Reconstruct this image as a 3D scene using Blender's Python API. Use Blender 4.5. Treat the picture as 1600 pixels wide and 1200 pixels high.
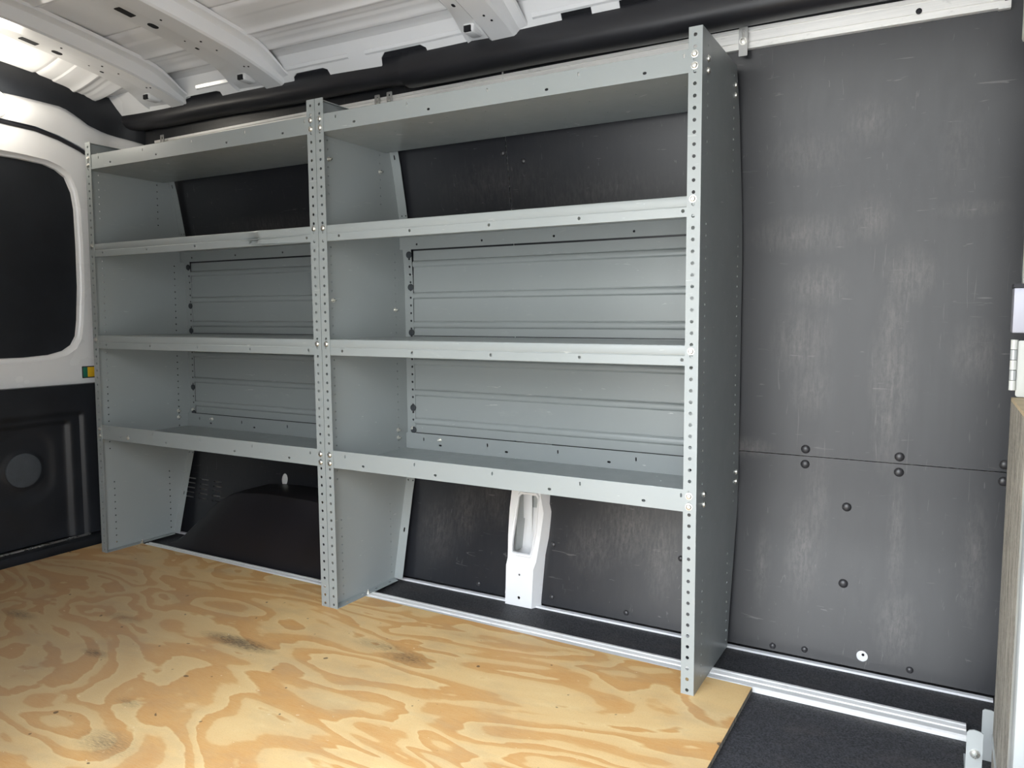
import bpy, bmesh, math, random
from mathutils import Vector, Matrix
from mathutils.geometry import delaunay_2d_cdt
random.seed(4)
PI = math.pi
for o in list(bpy.data.objects):
    bpy.data.objects.remove(o)
COL = bpy.context.scene.collection
SC = bpy.context.scene

# ------------------------------------------------------------------ camera
cam_d = bpy.data.cameras.new('camera')
cam = bpy.data.objects.new('camera', cam_d)
COL.objects.link(cam)
SC.camera = cam
cam_d.sensor_fit = 'HORIZONTAL'
cam_d.sensor_width = 36.0
cam_d.lens = 36.0 * 1198.1 / 1600.0
cam_d.clip_start = 0.02
yaw, pitch, roll = math.radians(29.54), math.radians(-4.83), math.radians(0.05)
Rm = Matrix.Rotation(yaw, 3, 'Z') @ Matrix.Rotation(pitch, 3, 'X') @ Matrix.Rotation(roll, 3, 'Y')
cam.matrix_world = Matrix.Translation((0.4918, -1.7148, 0.8813)) @ (Rm @ Matrix.Rotation(PI / 2, 3, 'X')).to_4x4()

# ------------------------------------------------------------------ world, light, exposure
SC.view_settings.view_transform = 'Standard'
SC.view_settings.look = 'None'
SC.view_settings.gamma = 1.0
SC.view_settings.use_curve_mapping = False
SC.view_settings.exposure = 0.95

world = bpy.data.worlds.new('outdoor_sky')
SC.world = world
world.use_nodes = True
wn = world.node_tree
wn.nodes.clear()
wo = wn.nodes.new('ShaderNodeOutputWorld')
wb = wn.nodes.new('ShaderNodeBackground')
wr = wn.nodes.new('ShaderNodeValToRGB')
wg = wn.nodes.new('ShaderNodeTexCoord')
wx = wn.nodes.new('ShaderNodeSeparateXYZ')
wn.links.new(wg.outputs['Generated'], wx.inputs[0])
wn.links.new(wx.outputs['Z'], wr.inputs[0])
wr.color_ramp.elements[0].position = 0.0
wr.color_ramp.elements[0].color = (0.62, 0.62, 0.60, 1)
wr.color_ramp.elements[1].position = 0.6
wr.color_ramp.elements[1].color = (1.05, 1.2, 1.42, 1)
we = wr.color_ramp.elements.new(0.10)
we.color = (0.70, 0.72, 0.72, 1)
we = wr.color_ramp.elements.new(0.28)
we.color = (1.15, 1.18, 1.2, 1)
wn.links.new(wr.outputs[0], wb.inputs[0])
wb.inputs[1].default_value = 4.2
wn.links.new(wb.outputs[0], wo.inputs[0])


def lamp(name, kind, loc, energy, color, **kw):
    d = bpy.data.lights.new(name, kind)
    d.energy = energy
    d.color = color
    for k, v in kw.items():
        setattr(d, k, v)
    o = bpy.data.objects.new(name, d)
    o.location = loc
    COL.objects.link(o)
    return o


sun = lamp('sun', 'SUN', (0, -4, 5), 5.0, (1.0, 0.95, 0.88), angle=math.radians(0.6))
# the sun stands behind the van (beyond the shelf wall), so the ground outside the open door is lit
sun.rotation_euler = Vector((0.35, -0.45, -1.0)).to_track_quat('-Z', 'Y').to_euler()

# ------------------------------------------------------------------ node helpers / materials


class NT:
    def __init__(s, name):
        s.m = bpy.data.materials.new(name)
        s.m.use_nodes = True
        s.t = s.m.node_tree
        s.b = s.t.nodes['Principled BSDF']
        s.tc = s.t.nodes.new('ShaderNodeTexCoord')

    def n(s, typ, **kw):
        x = s.t.nodes.new(typ)
        for k, v in kw.items():
            setattr(x, k, v)
        return x

    def set(s, sock, v):
        if isinstance(v, bpy.types.NodeSocket):
            s.t.links.new(v, sock)
        else:
            sock.default_value = v

    def map(s, scale=(1, 1, 1), loc=(0, 0, 0), rot=(0, 0, 0), src=None):
        x = s.n('ShaderNodeMapping')
        s.t.links.new(src or s.tc.outputs['Object'], x.inputs[0])
        x.inputs['Scale'].default_value = scale
        x.inputs['Location'].default_value = loc
        x.inputs['Rotation'].default_value = rot
        return x.outputs[0]

    def noise(s, vec, scale=5, detail=3, rough=0.5, dist=0.0):
        x = s.n('ShaderNodeTexNoise')
        s.t.links.new(vec, x.inputs['Vector'])
        x.inputs['Scale'].default_value = scale
        x.inputs['Detail'].default_value = detail
        x.inputs['Roughness'].default_value = rough
        x.inputs['Distortion'].default_value = dist
        return x.outputs[0]

    def ramp(s, fac, stops):
        x = s.n('ShaderNodeValToRGB')
        s.t.links.new(fac, x.inputs[0])
        r = x.color_ramp
        while len(r.elements) < len(stops):
            r.elements.new(0.5)
        for e, (p, c) in zip(r.elements, stops):
            e.position = p
            e.color = (c, c, c, 1) if isinstance(c, (int, float)) else (*c, 1)
        return x.outputs[0]

    def mix(s, f, a, b, mode='MIX'):
        x = s.n('ShaderNodeMix', data_type='RGBA', blend_type=mode)
        s.set(x.inputs[0], f)
        s.set(x.inputs[6], (*a, 1) if isinstance(a, tuple) and len(a) == 3 else a)
        s.set(x.inputs[7], (*b, 1) if isinstance(b, tuple) and len(b) == 3 else b)
        return x.outputs[2]

    def math(s, op, a, b=0.0, c=None):
        x = s.n('ShaderNodeMath', operation=op)
        s.set(x.inputs[0], a)
        s.set(x.inputs[1], b)
        if c is not None:
            s.set(x.inputs[2], c)
        return x.outputs[0]

    def blob(s, c, r, vec=None, p=1.6):
        """soft ellipsoid mask around a place on the object, 1 in the middle and 0 outside"""
        v = s.map(scale=(1 / r[0], 1 / r[1], 1 / r[2]), loc=(-c[0] / r[0], -c[1] / r[1], -c[2] / r[2]), src=vec)
        g = s.n('ShaderNodeTexGradient', gradient_type='SPHERICAL')
        s.t.links.new(v, g.inputs[0])
        return g.outputs['Fac']

    def bump(s, h, strength=0.2, dist=0.002):
        x = s.n('ShaderNodeBump')
        x.inputs['Strength'].default_value = strength
        x.inputs['Distance'].default_value = dist
        s.t.links.new(h, x.inputs['Height'])
        s.t.links.new(x.outputs[0], s.b.inputs['Normal'])

    def out(s, color=None, rough=None, metal=None, spec=None, coat=None, coat_r=None):
        for k, v in (('Base Color', color), ('Roughness', rough), ('Metallic', metal), ('Specular IOR Level', spec),
                     ('Coat Weight', coat), ('Coat Roughness', coat_r)):
            if v is not None:
                s.set(s.b.inputs[k], (*v, 1) if isinstance(v, tuple) and len(v) == 3 else v)
        return s.m


def simple(name, col, rough=0.5, metal=0.0, spec=0.5, var=0.12, nscale=6.0, coat=None):
    t = NT(name)
    n = t.noise(t.map(), nscale, 4, 0.6)
    c = t.mix(t.ramp(n, [(0.3, 0.0), (0.7, 1.0)]), tuple(x * (1 - var) for x in col), tuple(min(1, x * (1 + var)) for x in col))
    r = t.math('MULTIPLY_ADD', n, 0.16, rough - 0.08)
    return t.out(c, r, metal, spec, coat, 0.15 if coat else None)


def grey_paint():
    t = NT('grey_powder_coat')
    n = t.noise(t.map(), 2.2, 4, 0.6)
    c = t.mix(n, (0.272, 0.300, 0.297), (0.322, 0.345, 0.340))
    # dusty smudges and a few pale scratches
    sm = t.ramp(t.noise(t.map((1, 1, 4)), 9, 5, 0.7, 0.4), [(0.62, 0.0), (0.78, 0.22)])
    c = t.mix(sm, c, (0.5, 0.51, 0.5))
    w = t.noise(t.map((6, 6, 55), rot=(0.3, 0.5, 0.2)), 3.0, 2, 0.5, 0.8)
    sc = t.ramp(w, [(0.735, 0.0), (0.76, 0.5)])
    c = t.mix(sc, c, (0.66, 0.66, 0.64))
    rr = t.math('MULTIPLY_ADD', t.noise(t.map(), 14, 4, 0.7), 0.22, 0.24)
    t.bump(t.noise(t.map(), 60, 2, 0.5), 0.05, 0.001)
    return t.out(c, rr, 0.0, 0.62)


SCUFFS = []  # filled below, places on the shelf wall: (x, z, rx, rz, strength)


def liner_mat():
    t = NT('black_wall_liner')
    n = t.noise(t.map((14, 14, 1.2)), 5, 5, 0.65)
    c = t.mix(n, (0.009, 0.011, 0.015), (0.019, 0.019, 0.022))
    streak = t.noise(t.map((34, 34, 3.5)), 4, 4, 0.6)
    grit = t.noise(t.map((22, 22, 9)), 5, 6, 0.75, 0.5)
    acc = None
    for (x, z, rx, rz, st) in [
            (0.165, 1.30, .10, .05, .5), (0.31, 1.36, .06, .05, .6), (0.155, 1.10, .12, .045, .8), (0.32, 1.13, .05, .05, .8),
            (0.19, .965, .07, .05, .9), (0.44, .99, .025, .045, .8), (0.40, .985, .05, .07, .9), (0.375, .86, .035, .09, .8),
            (0.16, .82, .07, .09, .8), (0.375, .74, .05, .14, .9), (0.185, .70, .05, .07, .7), (0.37, .62, .035, .12, .7),
            (0.03, .53, .06, .025, 1.), (0.21, .40, .03, .14, .6), (0.18, .27, .04, .12, .9), (0.08, .22, .02, .10, .7),
            (0.40, .33, .02, .16, .6), (0.41, .12, .05, .08, .8), (0.55, .80, .05, .07, .6), (0.57, .30, .03, .14, .6),
            (-0.30, .27, .10, .10, .8), (-0.42, .20, .08, .08, .6), (-0.20, .21, .05, .12, .8), (-0.88, .25, .06, .10, .6),
            (-0.98, .17, .08, .10, .5), (-0.78, .30, .08, .09, .5), (-0.75, 1.30, .22, .07, .35), (-0.45, 1.25, .3, .06, .3),
            (-1.75, 1.24, .3, .03, .5), (0.53, 1.14, .07, .02, .5), (0.50, 1.28, .05, .09, .3)]:
        b = t.math('MULTIPLY', t.blob((x, 0.39, z), (rx * 1.3, 0.6, rz * 1.35)), st * .75)
        acc = b if acc is None else t.math('MAXIMUM', acc, b)
    scuff = t.math('MULTIPLY', acc, t.ramp(t.math('MULTIPLY_ADD', streak, 0.6, t.math('MULTIPLY', grit, 0.7)), [(0.55, 0.12), (0.86, 1.0)]))
    c = t.mix(scuff, c, (0.17, 0.155, 0.145))
    # fine wandering scratches all over
    w = t.noise(t.map((3, 3, 26), rot=(0, 0.5, 0)), 4, 2, 0.5, 1.2)
    sc = t.ramp(w, [(0.71, 0.0), (0.745, 0.3)])
    w2 = t.noise(t.map((30, 30, 2), rot=(0, 0.25, 0)), 4, 2, 0.5, 1.0)
    sc2 = t.ramp(w2, [(0.70, 0.0), (0.74, 0.18)])
    c = t.mix(t.math('MAXIMUM', sc, sc2), c, (0.22, 0.21, 0.2))
    rr = t.math('MULTIPLY_ADD', n, 0.12, 0.31)
    t.bump(t.noise(t.map(), 320, 2, 0.5), 0.10, 0.0006)
    return t.out(c, rr, 0.0, 0.56)


def mat_rubber():
    t = NT('black_rubber_mat')
    sp = t.noise(t.map(), 260, 2, 0.6)
    big = t.noise(t.map((2, 5, 1)), 3, 5, 0.6, 0.5)
    c = t.mix(t.ramp(sp, [(0.35, 0.0), (0.72, 1.0)]), (0.012, 0.012, 0.014), (0.075, 0.075, 0.08))
    c = t.mix(t.ramp(big, [(0.5, 0.0), (0.8, 0.4)]), c, (0.10, 0.085, 0.075))
    t.bump(sp, 0.5, 0.0015)
    return t.out(c, 0.62, 0.0, 0.4)


def plywood_mat():
    t = NT('rotary_cut_plywood')
    base = t.map((0.62, 1.55, 1), rot=(0, 0, 0.06))
    wob = t.noise(t.map((1, 2.5, 1)), 7, 3, 0.55)
    n = t.noise(base, 2.0, 2.6, 0.46, 1.3)
    v = t.math('ADD', t.math('MULTIPLY', n, 8.0), t.math('MULTIPLY', wob, 0.75))
    f = t.math('FRACT', v)
    band = t.ramp(f, [(0.0, 0.0), (0.05, 0.12), (0.42, 0.30), (0.50, 0.85), (0.93, 1.0), (0.99, 0.0)])
    fib = t.noise(t.map((5, 120, 1), rot=(0, 0, 0.05)), 6, 4, 0.65)
    fib2 = t.noise(t.map((18, 60, 1), rot=(0, 0, 0.05)), 14, 4, 0.7, 0.3)
    tone = t.noise(t.map((1, 2, 1)), 1.3, 3, 0.5)
    pale = t.mix(tone, (0.68, 0.46, 0.20), (0.84, 0.61, 0.29))
    warm = t.mix(tone, (0.54, 0.26, 0.070), (0.67, 0.345, 0.105))
    c = t.mix(band, pale, warm)
    c = t.mix(t.ramp(fib, [(0.35, 0.0), (0.75, 0.35)]), c, (0.78, 0.60, 0.34))
    c = t.mix(t.ramp(fib2, [(0.52, 0.0), (0.74, 0.45)]), c, (0.34, 0.19, 0.085))
    # foot traffic grime, painted rear-end shade, burnt knot marks, pale scratches
    dirt = t.ramp(t.noise(t.map((1.5, 3, 1)), 2.4, 5, 0.65, 0.3), [(0.48, 0.0), (0.75, 0.35)])
    c = t.mix(dirt, c, (0.30, 0.235, 0.165))
    shaded = t.math('MULTIPLY', t.blob((-2.1, -.62, 0), (1.15, .85, .5)), 1.0)  # painted shade: the floor darkens towards the rear, away from the doorway
    c = t.mix(t.math('MINIMUM', shaded, 0.45), c, (0.20, 0.15, 0.12))
    st = t.noise(t.map((7, 60, 1)), 7, 5, 0.75)
    acc = None
    for (x, y, rx, ry, s_) in [(-1.165, -.315, .16, .036, 2.0), (-.70, -.166, .10, .05, 1.3), (-1.90, -.50, .09, .03, 1.3), (-1.44, -.55, .06, .022, 1.4),
                               (-.80, -.14, .12, .035, .9), (-1.0, -.80, .10, .05, 1.0), (-1.6, -.36, .10, .03, .7), (-1.12, -.67, .05, .02, .8)]:
        b = t.math('MULTIPLY', t.blob((x, y, 0), (rx, ry, .5)), s_)
        acc = b if acc is None else t.math('MAXIMUM', acc, b)
    knot = t.math('MULTIPLY', acc, t.ramp(st, [(0.38, 0.05), (0.66, 1.0)]))
    c = t.mix(t.math('MINIMUM', knot, 0.8), c, (0.06, 0.045, 0.035))
    spk = t.ramp(t.noise(t.map((1, 1.6, 1)), 55, 3, 0.5), [(0.725, 0.0), (0.76, 0.7)])
    c = t.mix(spk, c, (0.86, 0.74, 0.52))
    drk = t.ramp(t.noise(t.map((1, 1, 1), loc=(3, 7, 0)), 38, 1, 0.4), [(0.76, 0.0), (0.785, 0.8)])
    c = t.mix(drk, c, (0.09, 0.055, 0.03))
    t.bump(fib, 0.16, 0.001)
    return t.out(c, 0.52, 0.0, 0.35)


def brushed(name, col, rough, axis='X'):
    t = NT(name)
    sc = (1.5, 90, 90) if axis == 'X' else (90, 90, 1.5)
    n = t.noise(t.map(sc), 6, 3, 0.6)
    c = t.mix(n, tuple(x * .85 for x in col), tuple(min(1, x * 1.1) for x in col))
    g = t.ramp(t.noise(t.map((3, 9, 9)), 6, 4, 0.7), [(0.6, 0.0), (0.8, 0.5)])
    c = t.mix(g, c, (0.35, 0.33, 0.31))
    return t.out(c, t.math('MULTIPLY_ADD', n, 0.2, rough - .1), 0.25, 0.6)


M = {}
M['grey'] = grey_paint()
M['liner'] = liner_mat()
M['rubber'] = mat_rubber()
M['ply'] = plywood_mat()
M['alu'] = brushed('aluminium_track', (0.90, 0.89, 0.86), 0.40)
M['zinc'] = simple('zinc_plated_steel', (0.72, 0.71, 0.66), 0.28, 0.9, 0.5, 0.1, 40)
M['bracket'] = simple('galvanised_bracket', (0.42, 0.42, 0.41), 0.4, 0.6, 0.5, 0.15, 20)
M['white'] = simple('white_body_paint', (0.78, 0.78, 0.78), 0.26, 0.0, 0.5, 0.04, 2.0, 0.4)
M['roofwhite'] = simple('white_roof_paint', (0.76, 0.76, 0.76), 0.24, 0.0, 0.5, 0.06, 1.5, 0.5)
M['blackplastic'] = simple('black_moulded_plastic', (0.016, 0.018, 0.022), 0.42, 0.0, 0.4, 0.2, 9)
M['trimplastic'] = simple('black_satin_trim', (0.016, 0.016, 0.019), 0.44, 0.0, 0.5, 0.2, 5)
M['rivet'] = simple('black_push_rivet', (0.035, 0.034, 0.036), 0.35, 0.0, 0.6, 0.15, 30)
M['plug'] = simple('black_plastic_plug', (0.035, 0.04, 0.045), 0.6, 0.0, 0.4, 0.2, 30)
M['cup'] = simple('dark_grey_cup', (0.06, 0.068, 0.078), 0.7, 0.0, 0.3, 0.1, 30)
M['dark'] = simple('dark_cavity', (0.012, 0.012, 0.014), 0.8, 0.0, 0.2, 0.2, 9)
M['seal'] = simple('black_rubber_seal', (0.02, 0.02, 0.024), 0.6, 0.0, 0.4, 0.2, 9)
M['green'] = simple('green_reflector', (0.02, 0.16, 0.10), 0.3, 0, 0.5, .05)
M['yellow'] = simple('amber_reflector', (0.75, 0.45, 0.02), 0.3, 0, 0.5, .05)
M['red'] = simple('red_reflector', (0.30, 0.03, 0.05), 0.3, 0, 0.5, .05)
M['concrete'] = simple('outdoor_concrete', (0.42, 0.40, 0.37), 0.85, 0, 0.3, .1)
M['cream'] = simple('cream_frame_paint', (0.55, 0.56, 0.52), 0.4, 0, 0.5, .05)
M['palegrey'] = simple('pale_grey_steel', (0.45, 0.47, 0.46), 0.4, 0.2, 0.5, .08)
M['cover'] = simple('wheel_cover_plastic', (0.010, 0.009, 0.011), 0.42, 0, 0.5, .3, 4)


def board_mat():
    t = NT('weathered_board_side')
    n = t.noise(t.map((30, 30, 3)), 5, 5, 0.7)
    s = t.noise(t.map(), 160, 3, 0.6)
    c = t.mix(t.ramp(n, [(0.38, 0.0), (0.62, 1.0)]), (0.10, 0.092, 0.078), (0.44, 0.41, 0.35))
    c = t.mix(t.ramp(s, [(0.5, 0.0), (0.7, 0.5)]), c, (0.48, 0.45, 0.38))
    return t.out(c, 0.8, 0, 0.3)


M['board'] = board_mat()
M['tan'] = simple('cut_pine', (0.52, 0.42, 0.27), 0.7, 0, 0.3, .12, 25)
em = NT('lit_lamp_lens')
em.b.inputs['Emission Color'].default_value = (1.0, 0.93, 0.78, 1)
em.b.inputs['Emission Strength'].default_value = 14.0
M['lens'] = em.out((0.9, 0.9, 0.85), 0.3)

# ------------------------------------------------------------------ mesh helpers


class MB:
    def __init__(s):
        s.v, s.f, s.sm = [], [], []

    def add(s, vs, fs, smooth=False):
        k = len(s.v)
        s.v += [tuple(v) for v in vs]
        s.f += [tuple(i + k for i in f) for f in fs]
        s.sm += [smooth] * len(fs)
        return s

    def box(s, a, b):
        (x0, y0, z0), (x1, y1, z1) = a, b
        vs = [(x0, y0, z0), (x1, y0, z0), (x1, y1, z0), (x0, y1, z0), (x0, y0, z1), (x1, y0, z1), (x1, y1, z1), (x0, y1, z1)]
        return s.add(vs, [(0, 3, 2, 1), (4, 5, 6, 7), (0, 1, 5, 4), (1, 2, 6, 5), (2, 3, 7, 6), (3, 0, 4, 7)])

    def rbox(s, a, b, r=0.003, seg=2):
        bm = bmesh.new()
        bmesh.ops.create_cube(bm, size=1.0)
        for v in bm.verts:
            v.co = Vector([a[i] + (b[i] - a[i]) * (v.co[i] + .5) for i in range(3)])
        bmesh.ops.bevel(bm, geom=list(bm.edges), offset=r, segments=seg, affect='EDGES', profile=0.5)
        return s.from_bm(bm, True)

    def from_bm(s, bm, smooth=False):
        bm.verts.index_update()
        s.add([v.co for v in bm.verts], [[v.index for v in f.verts] for f in bm.faces], smooth)
        bm.free()
        return s

    def plate(s, outline, holes, fn, th, extra=()):
        """flat sheet with real holes: outline and holes are loops in (a, b); fn(a, b, t) places it; th is the thickness"""
        vs, es = [], []
        for loop in [outline] + holes:
            k, n = len(vs), len(loop)
            vs += [Vector(p) for p in loop]
            es += [(k + i, k + (i + 1) % n) for i in range(n)]
        vs += [Vector(p) for p in extra]
        V, _, F, _, _, _ = delaunay_2d_cdt(vs, es, [], 1, 1e-7)
        cen = [(sum(p[0] for p in h) / len(h), sum(p[1] for p in h) / len(h), max(math.hypot(p[0] - h[0][0], p[1] - h[0][1]) for p in h), h) for h in holes]
        T = []
        for f in F:
            c = (V[f[0]] + V[f[1]] + V[f[2]]) / 3
            bad = False
            for (cx, cy, r, h) in cen:
                if abs(c.x - cx) < r and abs(c.y - cy) < r and inside(c, h):
                    bad = True
                    break
            if not bad:
                T.append(tuple(f))
        return s.shell([(p.x, p.y) for p in V], T, fn, th)

    def shell(s, V, T, fn, th):
        n = len(V)
        top = [fn(a, b, 0.0) for a, b in V]
        bot = [fn(a, b, th) for a, b in V]
        cnt = {}
        for f in T:
            for i in range(len(f)):
                e = (f[i], f[(i + 1) % len(f)])
                cnt[frozenset(e)] = None if frozenset(e) in cnt else e
        side = [(e[1], e[0], e[0] + n, e[1] + n) for e in cnt.values() if e]
        return s.add(top + bot, list(T) + [tuple(n + i for i in reversed(f)) for f in T] + side)

    def grid(s, nu, nv, fn, smooth=True, th=0.0):
        vs = [fn(i / nu, j / nv) for i in range(nu + 1) for j in range(nv + 1)]
        fs = [(i * (nv + 1) + j, (i + 1) * (nv + 1) + j, (i + 1) * (nv + 1) + j + 1, i * (nv + 1) + j + 1) for i in range(nu) for j in range(nv)]
        return s.add(vs, fs, smooth)

    def sweep_x(s, prof, x0, x1, n=1, closed=False, fn=None, smooth=False):
        m = len(prof)
        vs = []
        for i in range(n + 1):
            x = x0 + (x1 - x0) * i / n
            for (y, z) in prof:
                vs.append(fn(x, y, z) if fn else (x, y, z))
        fs = []
        for i in range(n):
            for j in range(m if closed else m - 1):
                k = (j + 1) % m
                fs.append((i * m + j, (i + 1) * m + j, (i + 1) * m + k, i * m + k))
        if closed:
            fs.append(tuple(range(m)))
            fs.append(tuple(n * m + j for j in reversed(range(m))))
        return s.add(vs, fs, smooth)

    def lathe(s, prof, c, axis, seg=14, smooth=True):
        """prof: (radius, height along axis)"""
        q = Vector((0, 0, 1)).rotation_difference(Vector(axis))
        c = Vector(c)
        vs = []
        for (r, h) in prof:
            for k in range(seg):
                a = 2 * PI * k / seg
                vs.append(c + q @ Vector((r * math.cos(a), r * math.sin(a), h)))
        fs = [(i * seg + k, i * seg + (k + 1) % seg, (i + 1) * seg + (k + 1) % seg, (i + 1) * seg + k)
              for i in range(len(prof) - 1) for k in range(seg)]
        fs.append(tuple(reversed(range(seg))))
        fs.append(tuple((len(prof) - 1) * seg + k for k in range(seg)))
        return s.add(vs, fs, smooth)

    def build(s, name, mat, parent=None, **props):
        me = bpy.data.meshes.new(name)
        me.from_pydata(s.v, [], s.f)
        me.materials.append(mat)
        bm = bmesh.new()
        bm.from_mesh(me)
        bmesh.ops.remove_doubles(bm, verts=bm.verts, dist=1e-6)
        bmesh.ops.recalc_face_normals(bm, faces=bm.faces)
        for f in bm.faces:
            f.smooth = True
        bm.to_mesh(me)
        bm.free()
        me.set_sharp_from_angle(angle=math.radians(28))
        o = bpy.data.objects.new(name, me)
        COL.objects.link(o)
        if parent:
            o.parent = parent
        for k, v in props.items():
            o[k] = v
        return o


def inside(p, poly):
    c = False
    n = len(poly)
    for i in range(n):
        a, b = poly[i], poly[(i + 1) % n]
        if (a[1] > p[1]) != (b[1] > p[1]) and p[0] < (b[0] - a[0]) * (p[1] - a[1]) / (b[1] - a[1]) + a[0]:
            c = not c
    return c


def circ(x, y, r, n=8):
    return [(x + r * math.cos(2 * PI * (k + .5) / n), y + r * math.sin(2 * PI * (k + .5) / n)) for k in range(n)]


def slot(x, y, w, h, n=4):
    """a slot w wide and h tall with round ends"""
    r = min(w, h) / 2
    pts = []
    for k in range(2 * n + 2):
        a = PI * (k if k <= n else k - 1) / n if w < h else PI * (k if k <= n else k - 1) / n - PI / 2
        if w >= h:
            cx = x + (w / 2 - r) * (1 if k <= n else -1)
            pts.append((cx + r * math.cos(a), y + r * math.sin(a)))
        else:
            cy = y + (h / 2 - r) * (1 if k <= n else -1)
            pts.append((x + r * math.cos(a), cy + r * math.sin(a)))
    return pts


def rrect(x0, y0, x1, y1, r, n=5):
    pts = []
    for (cx, cy, a0) in ((x1 - r, y0 + r, -PI / 2), (x1 - r, y1 - r, 0), (x0 + r, y1 - r, PI / 2), (x0 + r, y0 + r, PI)):
        for k in range(n + 1):
            a = a0 + PI / 2 * k / n
            pts.append((cx + r * math.cos(a), cy + r * math.sin(a)))
    return pts


def lerp(tab, x):
    if x <= tab[0][0]:
        return tab[0][1]
    for (a, b), (c, d) in zip(tab, tab[1:]):
        if x <= c:
            return b + (d - b) * (x - a) / (c - a)
    return tab[-1][1]


def smooth(a, b, x):
    t = max(0.0, min(1.0, (x - a) / (b - a)))
    return t * t * (3 - 2 * t)


def empty(name, loc, label, cat, group=None, kind=None):
    o = bpy.data.objects.new(name, None)
    COL.objects.link(o)
    o.location = loc
    o['label'] = label
    o['category'] = cat
    if group:
        o['group'] = group
    if kind:
        o['kind'] = kind
    return o


def struct(mb, name, mat, parent=None):
    o = mb.build(name, mat, parent)
    if not parent:
        o['kind'] = 'structure'
    return o


# ------------------------------------------------------------------ the van shell
WALLP = [(-.02, .343), (.02, .352), (.10, .368), (.20, .388), (.30, .406), (.42, .418), (.52, .421), (.80, .423), (1.02, .421), (1.15, .412),
         (1.27, .393), (1.38, .372), (1.48, .356), (1.56, .347), (1.66, .340)]


def wy(z):
    # gently rounded version of the profile above
    return sum(lerp(WALLP, z + d) * w for d, w in ((-.06, .1), (-.03, .2), (0, .4), (.03, .2), (.06, .1)))


def wall_sheet(x0, x1, z0, z1, holes, th=.003, dz=.03):
    """curved liner sheet following the van side, with round or shaped holes given in (x, z)"""
    m = MB()
    ex = []
    z = math.ceil(z0 / dz) * dz
    while z < z1 - 1e-4:
        if z > z0 + 1e-4:
            for k in range(1, int((x1 - x0) / .12) + 1):
                x = x0 + k * (x1 - x0) / (int((x1 - x0) / .12) + 1)
                if not any(inside((x, z), [(c[0] + (p[0] - c[0]) * 1.6, c[1] + (p[1] - c[1]) * 1.6) for p in h])
                           for h in holes for c in [(sum(q[0] for q in h) / len(h), sum(q[1] for q in h) / len(h))]):
                    ex.append((x, z))
        z += dz
    out = [(x0, z0), (x1, z0)]
    zs = [k * dz for k in range(int(z0 / dz) - 1, int(z1 / dz) + 2) if z0 + 1e-4 < k * dz < z1 - 1e-4]
    out += [(x1, z) for z in zs] + [(x1, z1), (x0, z1)] + [(x0, z) for z in reversed(zs)]
    m.plate(out, holes, lambda a, b, t: (a, wy(b) + t, b), th, ex)
    return m


floor = struct(MB().box((-2.52, -1.46, -.055), (.95, .60, -.013)), 'floor', M['rubber'])
ground = struct(MB().box((-9, -12, -.75), (9, 9, -.70)), 'ground', M['concrete'])

# the wall behind the shelves: lower sheets, upper sheets and the white body steel behind them
wall = struct(wall_sheet(-.574, .93, .0, .5175, [circ(.337, .030, .0135, 20)]), 'wall_back', M['liner'])
vents = []
for i, (vx) in enumerate((-2.25, -2.17, -2.09)):
    for k in range(5):
        vents.append(slot(vx + .012 * (4 - k) * 0, .14 + .019 * k, .05, .006))
hole_oval = [(-1.72 + .017 * math.cos(a), .262 + .024 * math.sin(a)) for a in [2 * PI * k / 16 for k in range(16)]]
struct(wall_sheet(-2.44, -.706, .0, .5175, vents + [hole_oval]), 'lower_liner', M['liner'], wall)
struct(wall_sheet(-.7065, .93, .5195, 1.628, []), 'upper_liner', M['liner'], wall)
perf = []
struct(wall_sheet(-2.44, -.7105, .5195, 1.655, perf), 'upper_liner', M['liner'], wall)
body = MB()
body.sweep_x([(wy(z) + .055, z) for z in (-.02, .1, .2, .3, .42, .52, .8, 1.02, 1.15, 1.27, 1.38, 1.48, 1.56, 1.66)] , -2.5, .95, 1)
struct(body, 'body_panel', M['white'], wall)
struct(MB().box((-2.44, .338, -.0135), (.62, .352, -.0075)), 'sill_flange', M['white'], wall)
pd = MB().lathe([(.0135, 0), (.0135, .004)], (.337, wy(.03) + .002, .030), (0, 1, 0), 24)
pd.build('hole_backing', M['white'], wall)
pd = MB().lathe([(.0035, 0), (.003, .001)], (.339, wy(.03) + .0012, .034), (0, 1, 0), 10)
pd.build('hole_dimple', M['dark'], wall)
pd = MB().box((-1.745, wy(.26) + .008, .232), (-1.695, wy(.26) + .011, .292))
pd.build('hole_backing', M['white'], wall)
# thin white line of body steel above the liner, and small vertical gap
struct(MB().box((-.62, .334, 1.629), (.93, .3385, 1.635)), 'roof_flange', M['white'], wall)
struct(MB().box((-.7035, .3355, 1.60), (-.6995, .338, 1.628)), 'liner_gap', M['white'], wall)
# dotted stitching of the vertical liner joint
dots = MB()
z = .56
while z < 1.55:
    dots.lathe([(.0014, 0), (.0014, .001), (.0005, .0014)], (-.7085, wy(z) + .0005, z), (0, -1, 0), 6)
    z += .017
struct(dots, 'joint_perforation', M['palegrey'], wall)

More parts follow.
